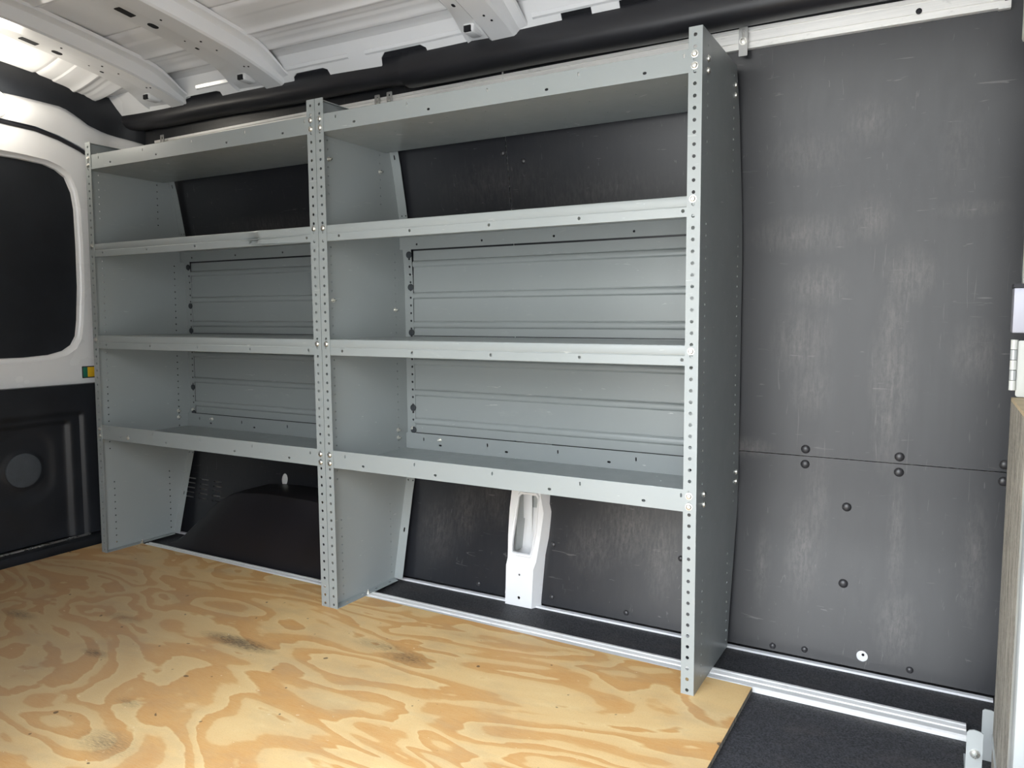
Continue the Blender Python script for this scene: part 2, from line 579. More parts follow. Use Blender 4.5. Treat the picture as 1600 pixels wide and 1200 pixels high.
rivet0 = MB().lathe([(.0115, 0), (.0115, .002), (.0100, .0045), (.0065, .0068), (.002, .0078)], (0, 0, 0), (0, -1, 0), 16)
RV = [(.177, .537), (.177, .497), (.400, .536), (.400, .497), (.623, .537), (.622, .497), (.283, .395), (.284, .200)]
RVS = [(.200, .019), (.445, .020), (-.539, .025), (-.295, .022), (-.550, .181), (-.806, .022), (-.722, 1.391), (-.652, 1.361), (-.145, .199), (.120, .012), (-1.02, .34)]
first = None
for k, (x, z_) in enumerate(RV + RVS):
    if first is None:
        first = rivet0.build('push_rivet', M['rivet'], wall)
        o = first
    else:
        o = first.copy()
        COL.objects.link(o)
    o.location = (x, wy(z_) + .0005, z_)
    if k >= len(RV):
        o.scale = (.72, .8, .72)

# white pillar with a cut-out, between two lower liner sheets
pil = MB()


def pyf(z):
    return lerp([(-.013, .322), (.11, .330), (.135, .345), (.20, .352), (.34, .388), (.45, .405)], z)


outl = [(-.688, -.0125), (-.594, -.0125), (-.592, .11), (-.588, .13), (-.580, .20), (-.578, .28), (-.600, .345), (-.600, .44), (-.700, .44), (-.700, .345),
        (-.700, .28), (-.694, .20), (-.692, .16), (-.690, .13), (-.689, .11)]
# opening, wide at the top and leaning at the foot
opn = [(-.675, .150), (-.612, .150), (-.606, .175), (-.603, .22), (-.603, .318), (-.612, .328), (-.662, .328), (-.670, .318), (-.671, .24), (-.674, .19)]
ex = [(x, z) for z in (.03, .07, .11, .135) for x in (-.67, -.64, -.61)]
pil.plate(outl, [opn, circ(-.640, .086, .0035, 8), circ(-.640, .014, .005, 8)], lambda a, b, t: (a, pyf(b) + t, b), .003, ex)
# side cheeks back to the body
for (loop) in ([p for p in outl if p[0] > -.65],):
    vs = []
    for (x, z_) in loop:
        vs.append((x, pyf(z_) + .001, z_))
        vs.append((x + .016, wy(z_) + .01, z_))
    pil.add(vs, [(2 * i, 2 * i + 1, 2 * i + 3, 2 * i + 2) for i in range(len(loop) - 1)])
loop = [p for p in outl if p[0] < -.65]
vs = []
for (x, z_) in loop:
    vs.append((x, pyf(z_) + .001, z_))
    vs.append((x - .01, wy(z_) + .01, z_))
pil.add(vs, [(2 * i, 2 * i + 1, 2 * i + 3, 2 * i + 2) for i in range(len(loop) - 1)])
pillar = struct(pil, 'pillar', M['white'])
# raised rim round the opening
rim = MB()
cx, cz = -.638, .24
ring = []
for (x, z_) in opn:
    dx, dz_ = x - cx, z_ - cz
    L = math.hypot(dx, dz_)
    for (off, dep) in ((0, .002), (.002, -.004), (.008, -.005), (.012, .001)):
        q = (x + dx / L * off, z_ + dz_ / L * off)
        ring.append((q[0], pyf(q[1]) + dep, q[1]))
n = len(opn)
rim.add(ring, [(4 * i + j, 4 * ((i + 1) % n) + j, 4 * ((i + 1) % n) + j + 1, 4 * i + j + 1) for i in range(n) for j in range(3)], True)
rim.build('opening_rim', M['white'], pillar)
inn = MB()
inn.box((-.70, .455, .0), (-.575, .46, .45))
inn.box((-.690, .392, .14), (-.686, .456, .44))
inn.build('pillar_cavity', M['palegrey'], pillar)
s_in = MB()
s_in.plate(rrect(-.700, .12, -.655, .33, .006), [rrect(-.690, .165, -.668, .235, .004)], lambda a, b, t: (a, .440 + t, b), .003)
s_in.build('inner_reinforcement', M['white'], pillar)

# wheel arch cover behind the rear shelf unit
wa = MB()
prof = [(-2.16, -.012), (-2.10, .04), (-2.02, .11), (-1.94, .175), (-1.87, .215), (-1.80, .238), (-1.65, .250), (-1.45, .25), (-1.30, .24), (-1.22, .20), (-1.17, .10), (-1.16, -.012)]
rows = []
for (y, k) in ((.196, .0), (.205, .25), (.222, .6), (.236, .86), (.252, .97), (.275, 1.0), (.36, 1.0), (.415, 1.0)):
    rows.append([(x, y + .02 * (1 - k) * 0, max(-.012, z_ * (k if k > 0 else 0) - (.012 if k == 0 else 0))) for (x, z_) in prof])
vs = [p for r in rows for p in r]
m_ = len(prof)
wa.add(vs, [(i * m_ + j, i * m_ + j + 1, (i + 1) * m_ + j + 1, (i + 1) * m_ + j) for i in range(len(rows) - 1) for j in range(m_ - 1)], True)
arch = wa.build('wheel_arch_cover', M['cover'])
arch.parent = wall

# black padded trim along the roof edge: two overlapping lengths
TP = [(.338, 1.628), (.325, 1.618), (.300, 1.612), (.276, 1.614), (.258, 1.622), (.247, 1.634), (.243, 1.648), (.245, 1.668), (.250, 1.690), (.258, 1.706), (.272, 1.712), (.33, 1.70)]


def trim_len(x0, x1, sc, dy, dz_, wob):
    m = MB()
    pr = [((y - .34) * sc + .34 + dy, (z_ - 1.66) * sc + 1.66 + dz_) for (y, z_) in TP]
    m.sweep_x(pr, x0, x1, 40, True, lambda x, y, z_: (x, y + wob * .003 * math.sin(x * 5), z_ + .012 * max(0, -x - 1.0) + wob * .002 * math.sin(x * 9)), True)
    return m


struct(trim_len(-1.025, .93, 1.0, 0, 0, .5), 'trim_1', M['trimplastic'])
struct(trim_len(-2.452, -1.02, .86, .004, .009, 1), 'trim_2', M['trimplastic'])

# white roof rail with cut-outs above the trim
cant = MB()
notch = lambda a, b, h: [(a - .015, 1.675), (b + .015, 1.675), (b + .008, 1.690 + h * .6), (b - .01, 1.690 + h), (a + .012, 1.690 + h), (a - .006, 1.690 + h * .5)]
hol = [notch(-1.47, -1.33, .016), notch(-1.09, -.93, .024), rrect(-.465, 1.680, -.375, 1.722, .006), rrect(-.295, 1.680, -.19, 1.722, .006),
       notch(-2.03, -1.85, .012), notch(.0, .15, .02)]


def cz_(x):
    return .010 * max(0, -x - 1.0)


exs = [(x / 10 + .05, z_) for x in range(-24, 9) for z_ in (1.735,)]
cant.plate([(-2.45, 1.665)] + [(x / 10, 1.665) for x in range(-24, 10)] + [(.94, 1.665), (.94, 1.758)] + [(x / 10, 1.758) for x in range(9, -25, -1)] + [(-2.45, 1.758)],
           hol, lambda a, b, t: (a, .275 - (b - 1.665) * .62 + t, b + cz_(a)), .003, exs)
# pressed rib and little step details on the rail
for (x0, x1) in ((-1.95, -1.70), (-1.55, -1.22), (-1.15, -.78), (-.55, -.1), (0, .8)):
    cant.sweep_x([(.246, 1.715), (.239, 1.718), (.236, 1.728), (.242, 1.732)], x0, x1, 6, False, lambda x, y, z_: (x, y - .002, z_ + cz_(x)), True)
ceil_rail = struct(cant, 'roof_rail', M['roofwhite'])
back = MB()
back.sweep_x([(.42, 1.58), (.42, 1.74), (.32, 1.82), (.10, 1.90)], -2.5, .95, 1)  # black sheet behind the cut-outs, shaped to keep sky light from leaking in
struct(back, 'rail_dark_backing', M['dark'], ceil_rail)

# roof skin with long pressed beads
ZB = [(-1.42, 1.66), (-1.3, 1.74), (-1.1, 1.785), (-.8, 1.80), (-.5, 1.795), (-.3, 1.780), (-.15, 1.762), (-.05, 1.748), (.05, 1.733), (.12, 1.718), (.20, 1.698), (.25, 1.682), (.29, 1.665)]


def roof_z(y):
    zz = lerp(ZB, y) + .064
    if y > .04:
        zz = lerp([(.04, lerp(ZB, .04) + .064), (.10, 1.786), (.17, 1.770), (.205, 1.764), (.222, 1.756), (.235, 1.752)], y)
    for (c, w, h) in ((.075, .010, -.007), (-.06, .007, .006), (.165, .012, -.008), (-.30, .010, -.006), (-.60, .01, -.006), (.118, .004, .004)):
        zz += h * math.exp(-((y - c) / w) ** 2)
    return zz


roof = MB()
ys = [.235 - i * .006 for i in range(int(.65 / .006))] + [-.45 - i * .05 for i in range(20)] + [-1.42]
xs = [-2.50, -2.46, -2.42, -2.38, -2.34, -2.30, -2.26, -2.22, -2.18] + [-2.1 + .1 * i for i in range(31)]
vs, fs = [], []
for x in xs:
    for y in ys:
        drop = .055 * (1 - smooth(-2.46, -2.16, x))
        vs.append((x, y, roof_z(y) + cz_(x) - drop * (1 if y < .15 else max(0, (.235 - y) / .085)) + .004 * math.sin(y * 9 + x * 2) * (y < 0)))
m_ = len(ys)
roof.add(vs, [(i * m_ + j, i * m_ + j + 1, (i + 1) * m_ + j + 1, (i + 1) * m_ + j) for i in range(len(xs) - 1) for j in range(m_ - 1)], True)
ceiling = struct(roof, 'ceiling', M['roofwhite'])

# roof bows: pressed hat sections across the van
BOWY = [.262, .25, .24, .22, .20, .18, .15, .12, .09, .05, 0, -.05, -.1, -.15, -.2, -.25, -.3, -.4, -.5, -.65, -.8, -.95, -1.1, -1.3, -1.38]


def bow(x0, w, fl, hs):
    m = MB()
    sec = [(-fl - .012, .060), (-fl - .004, .022), (-fl + .004, .016), (-.018, .013), (-.008, .012), (-.002, .004), (.004, 0), (w - .008, 0), (w, .005), (w + .008, .042), (w + .014, .046), (w + .034, .050), (w + .036, .062)]
    # top surface: sweep along y as quads, leave the slots to dark insets
    vs = []
    for y in BOWY:
        e = smooth(.12, .25, y)
        for (dx, dz_) in sec:
            k = 1 - .55 * e if dz_ > .02 else 1
            vs.append((x0 + dx * (1 + .25 * e * (dx < 0)), y, lerp(ZB, y) + dz_ * k + cz_(x0)))
    q = len(sec)
    m.add(vs, [(i * q + j, (i + 1) * q + j, (i + 1) * q + j + 1, i * q + j + 1) for i in range(len(BOWY) - 1) for j in range(q - 1)], False)
    o = struct(m, 'roof_bow', M['roofwhite'])
    o['kind'] = 'structure'
    d = MB()
    for (dx, y, w_, h_, rr) in hs:
        # each slot is a shallow dark recess in the pressing, following the local slope
        z0 = lerp(ZB, y) + cz_(x0)
        base = .0142 if dx < -.005 else -.0005
        sl = (lerp(ZB, y + .01) - lerp(ZB, y - .01)) / .02
        pts = rrect(dx - w_ / 2, -h_ / 2, dx + w_ / 2, h_ / 2, rr, 4)
        tri = [(0, i, i + 1) for i in range(1, len(pts) - 1)]
        d.shell(pts, tri, lambda a, b, t, y=y, z0=z0, base=base, sl=sl: (x0 + a, y + b, z0 + base + sl * b - .0008 + t), .002)
    if hs:
        d.build('bow_slots', M['dark'], o)
    # raised end boss with the trim clip hole
    b = MB()
    for (yy) in (.205,):
        b.rbox((x0 - .055, yy - .022, lerp(ZB, yy) + cz_(x0) - .004), (x0 - .018, yy + .032, lerp(ZB, yy) + cz_(x0) + .030), .008, 3)
    b.build('end_boss', M['roofwhite'], o)
    c = MB().box((x0 - .048, .178, lerp(ZB, .19) + cz_(x0) - .006), (x0 - .026, .203, lerp(ZB, .19) + cz_(x0) + .010))
    c.build('clip_hole', M['dark'], o)
    return o


HS = [(-.058, -.225, .028, .055, .003), (-.055, -.135, .024, .034, .0115), (.03, -.17, .007, .007, .0034), (.03, -.03, .007, .007, .0034), (-.05, .02, .010, .014, .004),
      (-.045, -.03, .006, .006, .0029), (.035, .135, .006, .006, .0029), (.05, .14, .006, .006, .0029), (.03, .03, .006, .006, .0029)]
bow(-2.125, .078, .100, HS)
bow(-1.615, .085, .105, HS)
bow(-.69, .085, .060, [(.04, .145, .007, .007, .0034), (.05, .17, .007, .007, .0034), (-.03, .10, .010, .014, .0045)])

# rest of the shell: side wall behind the camera (with the open sliding doorway), bulkhead with an added light-blocking jog, all out of view
pw = MB()
pw.box((-2.52, -1.46, -.02), (-.82, -1.42, 1.78))
pw.box((-.82, -1.46, 1.66), (.95, -1.42, 1.80))
struct(pw, 'wall_front', M['liner'])
br = MB().box((.93, -.46, -.02), (.97, .6, 1.9))
br.box((.72, -1.46, -.02), (.76, -.46, 1.9))  # unseen nearer section, added to darken the outer side of the right panel
br.box((.72, -.50, -.02), (.97, -.46, 1.9))
struct(br, 'wall_right', M['liner'])

# ---- rear end of the van
rear = struct(MB().box((-2.60, -1.46, -.05), (-2.53, .6, 1.9)), 'wall_left', M['dark'])
# black header liner band
BT = [(-1.3, 1.62), (-1.0, 1.73), (-.6, 1.765), (-.18, 1.767), (.0, 1.777), (.046, 1.776), (.171, 1.755), (.304, 1.724), (.36, 1.70)]
HT = [(-1.3, 1.52), (-1.0, 1.64), (-.6, 1.675), (-.10, 1.686), (.042, 1.684), (.10, 1.66), (.139, 1.638), (.20, 1.622), (.271, 1.612), (.36, 1.595)]
SE = [(-1.3, 1.45), (-1.0, 1.55), (-.6, 1.582), (-.19, 1.586), (-.058, 1.583), (.03, 1.566), (.109, 1.540), (.19, 1.50), (.27, 1.42), (.36, 1.25)]


def band(top, bot, x, mat, name, bul=.012, ov=0.0):
    m = MB()
    N = 60

    def f(u, v):
        y = -1.3 + 1.66 * u
        a, b = lerp(bot, y) - ov, lerp(top, y) + ov
        return (x + bul * math.sin(PI * v) + (.05 * smooth(.22, .36, y)), y, a + (b - a) * v)
    m.grid(N, 8, f, True)
    return struct(m, name, mat, rear)


band([(a, b + .03 * smooth(.24, .14, a)) for a, b in BT], HT, -2.452, M['blackplastic'], 'header_liner', .010, .003)
band(HT, [(a, b + .008) for a, b in SE], -2.462, M['white'], 'rear_header', .016)
band([(a, b + .012) for a, b in SE], [(a, b - .006) for a, b in SE], -2.478, M['seal'], 'door_seal', .006)
# rear corner pillar
cp = MB()
cp.grid(6, 14, lambda u, v: (-2.47 + .06 * u, .30 + .10 * u, -.01 + 1.66 * v), True)
struct(cp, 'corner_post', M['white'], rear)

door = empty('door_1', (-2.5, -.3, 0), 'white rear door with a black lower trim and a dark rounded window panel', 'door', None, 'structure')
del door['label'], door['category']
dl = door.location.copy()


def part(mb, name, mat, parent):
    o = mb.build(name, mat, parent)
    if parent is not None:
        o.matrix_parent_inverse = Matrix.Translation(-dl)
    return o


wi = [(-.60, .72), (-.221, .720), (-.12, .722), (-.026, .730), (.03, .745), (.065, .768), (.086, .804), (.097, .87), (.108, 1.006), (.110, 1.18), (.106, 1.32), (.096, 1.385), (.072, 1.441),
      (.035, 1.466), (-.011, 1.480), (-.10, 1.486), (-.18, 1.487), (-.60, 1.487), (-.66, 1.45), (-.68, 1.3), (-.68, .9), (-.66, .76)]
fr = MB()
fr.plate([(-.74, .60), (.34, .60), (.34, 1.05), (.34, 1.33), (.27, 1.47), (.2, 1.53), (.12, 1.56), (.03, 1.59), (-.1, 1.6), (-.74, 1.6)], [wi],
         lambda a, b, t: (-2.482 - t, a, b), .004)
# rolled inner edge of the window opening
n = len(wi)
cx, cy = -.28, 1.10
rg = []
for (y, z_) in wi:
    for (k, dx) in ((.0, .0), (.004, -.005), (.010, -.010), (.017, -.012), (.020, -.02)):
        L = math.hypot(y - cx, z_ - cy)
        rg.append((-2.482 + dx, y - (y - cx) / L * k, z_ - (z_ - cy) / L * k))
fr.add(rg, [(5 * i + j, 5 * ((i + 1) % n) + j, 5 * ((i + 1) % n) + j + 1, 5 * i + j + 1) for i in range(n) for j in range(4)], True)
part(fr, 'door_frame', M['white'], door)
part(MB().box((-2.512, -.70, .70), (-2.502, .13, 1.50)), 'window_liner', M['blackplastic'], door)


def trimx(y, z_):
    # pressed recess with rounded corner, then the pocket round the handle cup
    d = 0.0
    rx = smooth(.060, .040, y) * smooth(.53, .505, z_)
    d += .012 * rx
    rx2 = smooth(.012, -.012, y) * smooth(.50, .475, z_)
    d += .014 * rx2
    pl = smooth(.160, .115, math.hypot((y + .17) / 1.0, (z_ - .335) / 1.0))
    d += .007 * pl * smooth(-.040, -.075, y)
    dd = math.hypot(y + .164, z_ - .323)
    d -= .005 * smooth(.080, .066, dd)
    return -2.444 - d


dt = MB()
dt.grid(110, 110, lambda u, v: (trimx(-.72 + 1.05 * u, .035 + .595 * v), -.72 + 1.05 * u, .035 + .595 * v), True)
dt.box((-2.50, -.72, .036), (-2.486, .33, .63))
dt.box((-2.486, -.72, .624), (-2.446, .33, .63))
lt = part(dt, 'door_trim', M['blackplastic'], door)
gl = MB().lathe([(.064, 0), (.063, .004), (.055, .006), (.03, .0068)], (-2.4725, -.164, .323), (1, 0, 0), 36)
part(gl, 'handle_cup', M['cup'], door)
part(MB().rbox((-2.45, -.74, .030), (-2.436, .06, .0365), .0025), 'sill_strip', M['zinc'], door)
rf = MB().rbox((-2.480, .083, .654), (-2.474, .100, .693), .002)
part(rf, 'green_reflector', M['green'], door)
part(MB().rbox((-2.480, .1005, .654), (-2.474, .135, .693), .002), 'amber_reflector', M['yellow'], door)
part(MB().rbox((-2.480, .1355, .654), (-2.474, .152, .693), .002), 'red_reflector', M['red'], door)
part(MB().rbox((-2.4815, .080, .650), (-2.4775, .155, .697), .0015), 'reflector_base', M['seal'], door)
struct(MB().rbox((-2.53, -1.42, -.0135), (-2.40, .34, .030), .008), 'rear_sill', M['blackplastic'])

# ------------------------------------------------------------------ plywood sheet on the floor
ply = MB()
pv = [(-2.385, -1.40), (.105, -1.40), (.118, .1115), (-2.30, .1115 + .035), (-2.385, .118)]
ply.shell(pv, [(0, 1, 2, 3, 4)], lambda a, b, t: (a, b, -t), .012)
ply_o = ply.build('plywood_sheet', M['ply'])
ply_o['label'] = 'large well-used plywood sheet with swirling orange grain covering the van floor'
ply_o['category'] = 'plywood sheet'
edge = MB()
for k, mt in enumerate((0,)):
    edge.add([(.1056, -1.40, -.0005), (.1186, .1115, -.0005), (.1186, .1115, -.0118), (.1056, -1.40, -.0118)], [(0, 1, 2, 3)])
edge.build('cut_edge', M['board'], ply_o, label='grey layered cut edge')


# ------------------------------------------------------------------ aluminium tracks
def track(name, x0, x1, p0, prof, step, label, zf):
    e = empty(name, p0, label, 'track')
    m = MB()
    m.sweep_x(prof, x0, x1, 24, True, lambda x, y, z_: (x - p0[0], y - p0[1], z_ + zf(x) - p0[2]))
    m.build('extrusion', M['alu'], e)
    return e


wtp = [(.345, 0), (.333, .001), (.333, .013), (.337, .0145), (.337, .0165), (.333, .018), (.333, .037), (.337, .0385), (.337, .042), (.333, .0435), (.333, .052), (.345, .053)]
zf = lambda x: 1.566 + (-.010 * x if x > 0 else .007 * x)
wt = track('wall_track', -2.33, .572, (0, .345, 1.566), wtp, 0, 'long aluminium track running high along the wall above the shelving units', zf)
m = MB().lathe([(.0065, 0), (.0065, .003), (.004, .005), (.0038, .0035)], (.405, -.0115, .006 + .012), (0, -1, 0), 16)
m.build('screw', M['seal'], wt)
m = MB()
m.box((.5605, -.0135, -.008 + 0), (.584, -.001, .008))
m.build('end_flange', M['alu'], wt)

ftp = [(.105, -.0125), (.105, -.004), (.110, -.001), (.128, -.001), (.129, -.006), (.133, -.006), (.134, .0), (.146, .002), (.147, -.005), (.152, -.005), (.153, .002), (.163, .001), (.164, -.003), (.176, -.005), (.180, -.0125)]
ft = track('floor_track', -2.225, .562, (0, .14, -.0125), [(y + .009, z_) for y, z_ in ftp], 0, 'aluminium track along the floor at the edge of the plywood, under the shelving', lambda x: 0.0)

# ------------------------------------------------------------------ shelving units
H = 1.522
DP = [(0, .316), (.14, .349), (.28, .383), (.36, .404), (.44, .410), (1.02, .410), (1.15, .400), (1.27, .378), (1.38, .356), (1.46, .335), (H, .312)]


def depth(z_):
    return lerp(DP, z_)


def bolt_mesh(axis):
    m = MB()
    m.lathe([(.0085, 0), (.0085, .0012), (.0065, .0014), (.0062, .0035), (.0045, .0050), (.0015, .0056)], (0, 0, 0), axis, 12)
    return m


def bolt_long(axis):
    m = MB()
    m.lathe([(.0075, 0), (.0075, .0014), (.0052, .0016), (.0052, .0060), (.0028, .0062), (.0028, .0125), (.002, .013)], (0, 0, 0), axis, 10)
    return m


BOLT = {}


def bolt(parent, loc, axis, long=False, name='bolt'):
    k = (axis, long)
    if k not in BOLT:
        o = (bolt_long if long else bolt_mesh)(axis).build(name, M['zinc'], parent)
        BOLT[k] = o
    else:
        o = BOLT[k].copy()
        COL.objects.link(o)
        o.parent = parent
    o.location = loc
    return o


TH = .0016
FW = .031


def end_panel(parent, xw, lean, side, name='end_panel'):
    """xw: x of the web at the top, side +1 when the flanges turn towards +x. Coordinates are relative to the unit."""
    X = lambda z_: xw + lean * (1 - z_ / H)
    m = MB()
    zs = [p[0] for p in DP]
    # web with its bolt-hole columns
    out = [(.0015, 0.0)] + [(depth(z_) - .001, z_) for z_ in zs] + [(.0015, H)]
    out[1] = (depth(0) - .001, 0.0)
    holes = []
    zz = .024
    while zz < H - .02:
        if zz > 1.24:
            ycs = (.046, .288)
        elif .42 < zz < 1.105 or .39 < zz < .44:
            ycs = (.048, .355)
        elif zz < .28:
            ycs = (.060, .300)
        else:
            ycs = ()
        for yc in ycs:
            holes.append(circ(yc, zz, .0031, 6))
        zz += .0262
    m.plate(out, holes, lambda a, b, t: (X(b) + side * t, a, b), TH)
    # front flange, one hole per inch
    fh = [circ(side * FW * .52, .011 + .0262 * k, .0043, 8) for k in range(58)]
    ol = [(0, 0), (side * FW, 0), (side * FW, H), (0, H)]
    m.plate(ol, fh, lambda a, b, t: (X(b) + a, t, b), TH)
    # rear flange follows the slope of the back edge
    cum = [0.0]
    for a, b in zip(DP, DP[1:]):
        cum.append(cum[-1] + math.hypot(b[0] - a[0], b[1] - a[1]))
    tab = [(c, p[0]) for c, p in zip(cum, DP)]
    rh = []
    s_ = .52
    while s_ < 1.10:
        rh.append(circ(side * .026, s_, .0042, 8))
        s_ += .0262
    rh += [slot(side * .020, .165, .006, .016), slot(side * .018, 1.43, .006, .016), circ(side * .010, .335, .003, 8), circ(side * .030, .335, .003, 8),
           circ(side * .014, 1.24, .003, 8), circ(side * .030, 1.24, .003, 8)]
    RW = .036
    ol = [(0, 0), (side * RW, 0)] + [(side * RW, c) for c in cum[1:]] + [(0, c) for c in reversed(cum[1:])]
    m.plate(ol, rh, lambda a, b, t: (X(lerp(tab, b)) + a, depth(lerp(tab, b)) - .0012 - t, lerp(tab, b)), TH)
    # gusset just below the lowest shelf
    m.shell([(0, 0), (side * .062, 0), (side * .036, -.040), (0, -.040)], [(0, 1, 2, 3)], lambda a, b, t: (X(.43) + a, depth(.42) - .004 - t, .434 + b), TH)
    # bottom and top flanges
    m.plate([(0, .002), (side * FW, .002), (side * FW, depth(0) - .02), (0, depth(0) - .003)], [slot(side * .017, y, .006, .014) for y in (.06, .13, .20, .27)],
            lambda a, b, t: (X(0) + a, b, t + .0002), TH)
    m.shell([(0, .002), (side * .014, .002), (side * .014, depth(H) - .01), (0, depth(H) - .003)], [(0, 1, 2, 3)], lambda a, b, t: (X(H) + a, b, H - t), TH)
    p = m.build(name, M['grey'], parent)
    return p, X


VX = [.071, .3265, .582, .837, 1.094]
HX = [.140, .398, .752, 1.003]


def shelf_tray(parent, xl, xr, z0, z1, dep, w):
    m = MB()
    hs = [slot(xl + .003 + x * w / 1.1418, z0 + .015, .010, .0065) for x in HX] + [slot(xl + .003 + x * w / 1.1418, z0 + .038, .0045, .010) for x in VX]
    m.plate([(xl, z0), (xr, z0), (xr, z1), (xl, z1)], hs, lambda a, b, t: (a, .0022 + t, b), TH)
    hs2 = [slot(xl + .003 + x * w / 1.1418, z0 + .020, .012, .0065) for x in HX] + [slot(xl + .003 + x * w / 1.1418, z0 + .036, .0045, .012) for x in VX]
    m.plate([(xl, z0), (xr, z0), (xr, z1 + .004), (xl, z1 + .004)], hs2, lambda a, b, t: (a, dep - t, b), TH)
    dh = []
    for k in range(9):
        for (yy, off) in ((.05, 0), (.10, .03), (dep - .10, .03), (dep - .045, 0)):
            xx = xl + .06 + off + k * (w - .16) / 8
            dh.append(circ(xx, yy, .0022, 6))
    m.plate([(xl, .0024), (xr, .0024), (xr, dep - .0005), (xl, dep - .0005)], dh, lambda a, b, t: (a, b, z0 + t), TH)
    # folded hem on the top of the front lip
    m.sweep_x([(.0022, z1 - .001), (.0030, z1 + .0008), (.0048, z1 + .0008), (.0055, z1 - .006)], xl, xr, 1)
    return m.build('shelf', M['grey'], parent)


def shelf_lip(parent, xl, xr, z0, z1, dep, w, dent=None, ribs=True):
    m = MB()
    zm = z0 + (z1 - z0) * .47

    def dn(x, z_):
        if not dent:
            return 0.0
        d = ((x - dent[0]) / .032) ** 2 + ((z_ - dent[1]) / .014) ** 2
        return .015 * math.exp(-d) - .005 * math.exp(-((x - dent[0] - .045) / .02) ** 2)
    prof = [(.020, z1 - .0004), (.0075, z1), (.0038, z1 - .0012), (.0026, z1 - .004), (.0026, zm + .005), (.0046, zm + .001), (.0030, zm - .001)]
    m.sweep_x(prof, xl, xr, 120, False, lambda x, y, z_: (x, y + dn(x, z_) * (1 if y < .01 else 0), z_))
    ex = []
    if dent:
        ex = [(dent[0] + .008 * i, z0 + .004 + .007 * j) for i in range(-9, 10) for j in range(3)]
    hs = [circ(xl + .003 + x * w / 1.1418, z0 + .013, .0042, 8) for x in VX]
    m.plate([(xl, z0), (xr, z0), (xr, zm - .001), (xl, zm - .001)], hs, lambda a, b, t: (a, .0030 + t + dn(a, b), b), TH, ex)
    m.sweep_x([(.0030, z0), (.004, z0 - .0006), (.018, z0 + .0002)], xl, xr, 1)
    # deck with small holes, rear lip
    dh = []
    for k in range(13):
        for (yy, off) in ((.07, 0), (.15, .03), (.24, 0), (dep - .06, .03)):
            dh.append(circ(xl + .05 + off + k * (w - .14) / 12, yy, .0022, 6))
    m.plate([(xl, .020), (xr, .020), (xr, dep - .0005), (xl, dep - .0005)], dh, lambda a, b, t: (a, b, z1 - .0004 - t), TH)
    m.plate([(xl, z0 + .004), (xr, z0 + .004), (xr, z1 - .001), (xl, z1 - .001)], [circ(xl + x, z0 + .02, .004, 8) for x in VX],
            lambda a, b, t: (a, dep - t, b), TH)
    return m.build('shelf', M['grey'], parent)


def back_panel(parent, xl, xr, z0, z1, beads, dep):
    m = MB()
    pr = [(0, z0)]
    for b in sorted(beads):
        pr += [(0, b - .013), (-.0015, b - .0105), (-.0055, b - .0085), (-.0065, b - .006), (-.0065, b + .003), (-.0045, b + .007), (.0, b + .0095), (.0015, b + .011), (0, b + .013)]
    pr += [(0, z1)]
    front = [(dep + y, z_) for y, z_ in pr]
    backp = [(dep + .0015 + y, z_) for y, z_ in reversed(pr)]
    m.sweep_x(front + backp, xl, xr, 1, True)
    return m.build('back_panel', M['grey'], parent)


ZS = dict(a=(1.4249, 1.4757), b=(1.111, 1.1576), c=(.7751, .8223), d=(.4359, .4874))


def unit(name, x0, x1, lean0, lean1, label, plugs_z, dent):
    """x0, x1: webs of the two end panels at the top"""
    e = empty(name, (x0, 0, 0), label, 'shelving unit', 'grey steel shelving units on the van wall')
    w = x1 - x0
    pL, XL = end_panel(e, 0, lean0, 1)
    pR, XR = end_panel(e, w, lean1, -1)
    for key in 'abcd':
        z0, z1 = ZS[key]
        zm = (z0 + z1) / 2
        xl, xr = XL(zm) + TH + .0003, XR(zm) - TH - .0003
        if key == 'a':
            shelf_tray(e, xl, xr, z0, z1, .316, w)
        elif key == 'd':
            shelf_tray(e, xl, xr, z0, z1, .3985, w)
        else:
            shelf_lip(e, xl, xr, z0, z1, .385 if key == 'b' else .3985, w, dent if key == 'b' else None)
    xl, xr = XL(.8) + .0045, XR(.8) - .0045
    back_panel(e, xl + .0308, xr - .002, .826, 1.112, (.863, .962, 1.069), .4102)
    back_panel(e, xl + .0308, xr - .002, .492, .8235, (.532, .631, .737), .4102)
    # bolts through the front flanges
    for (pp, XX, sd) in ((pL, XL, 1), (pR, XR, -1)):
        for zz in (1.463, 1.438, 1.149, .808, .474, .449):
            bolt(pp, (XX(zz) + sd * FW * .55, 0, zz), (0, -1, 0))
        # bolts near the rear of the web at the fixed shelves
        for (yy, zz) in ((.300, 1.470), (.302, 1.446), (.378, .467), (.378, .441)):
            bolt(pp, (XX(zz) - sd * .0002, yy, zz), (-sd, 0, 0)) if (sd == -1 and w + x0 > -.5) else None
        if sd == -1 and w + x0 > -.5:
            for (yy, zz) in ((.046, 1.463), (.046, 1.437), (.062, .469), (.062, .444)):
                bolt(pp, (XX(zz) + .0002, yy, zz), (1, 0, 0))
    for zz in (.479, .505):
        bolt(pL, (XL(zz) + TH, .352, zz), (1, 0, 0), True)
        bolt(pL, (XL(zz) + .022, depth(zz) - .003, zz), (0, -1, 0), False)
    bolt(pL, (XL(.40) + .020, depth(.40) - .0035, .402), (0, -1, 0), True)
    # black plugs along the rear flange
    pm = None
    for zz in plugs_z:
        if pm is None:
            pm = MB().lathe([(.0115, 0), (.0112, .0025), (.0085, .0042), (.003, .0046)], (0, 0, 0), (0, -1, 0), 16).build('hole_plug', M['plug'], e)
            o = pm
        else:
            o = pm.copy()
            COL.objects.link(o)
        o.location = (XL(zz) + .0275, depth(zz) - .0032, zz)
    return e, pL, pR, XL, XR


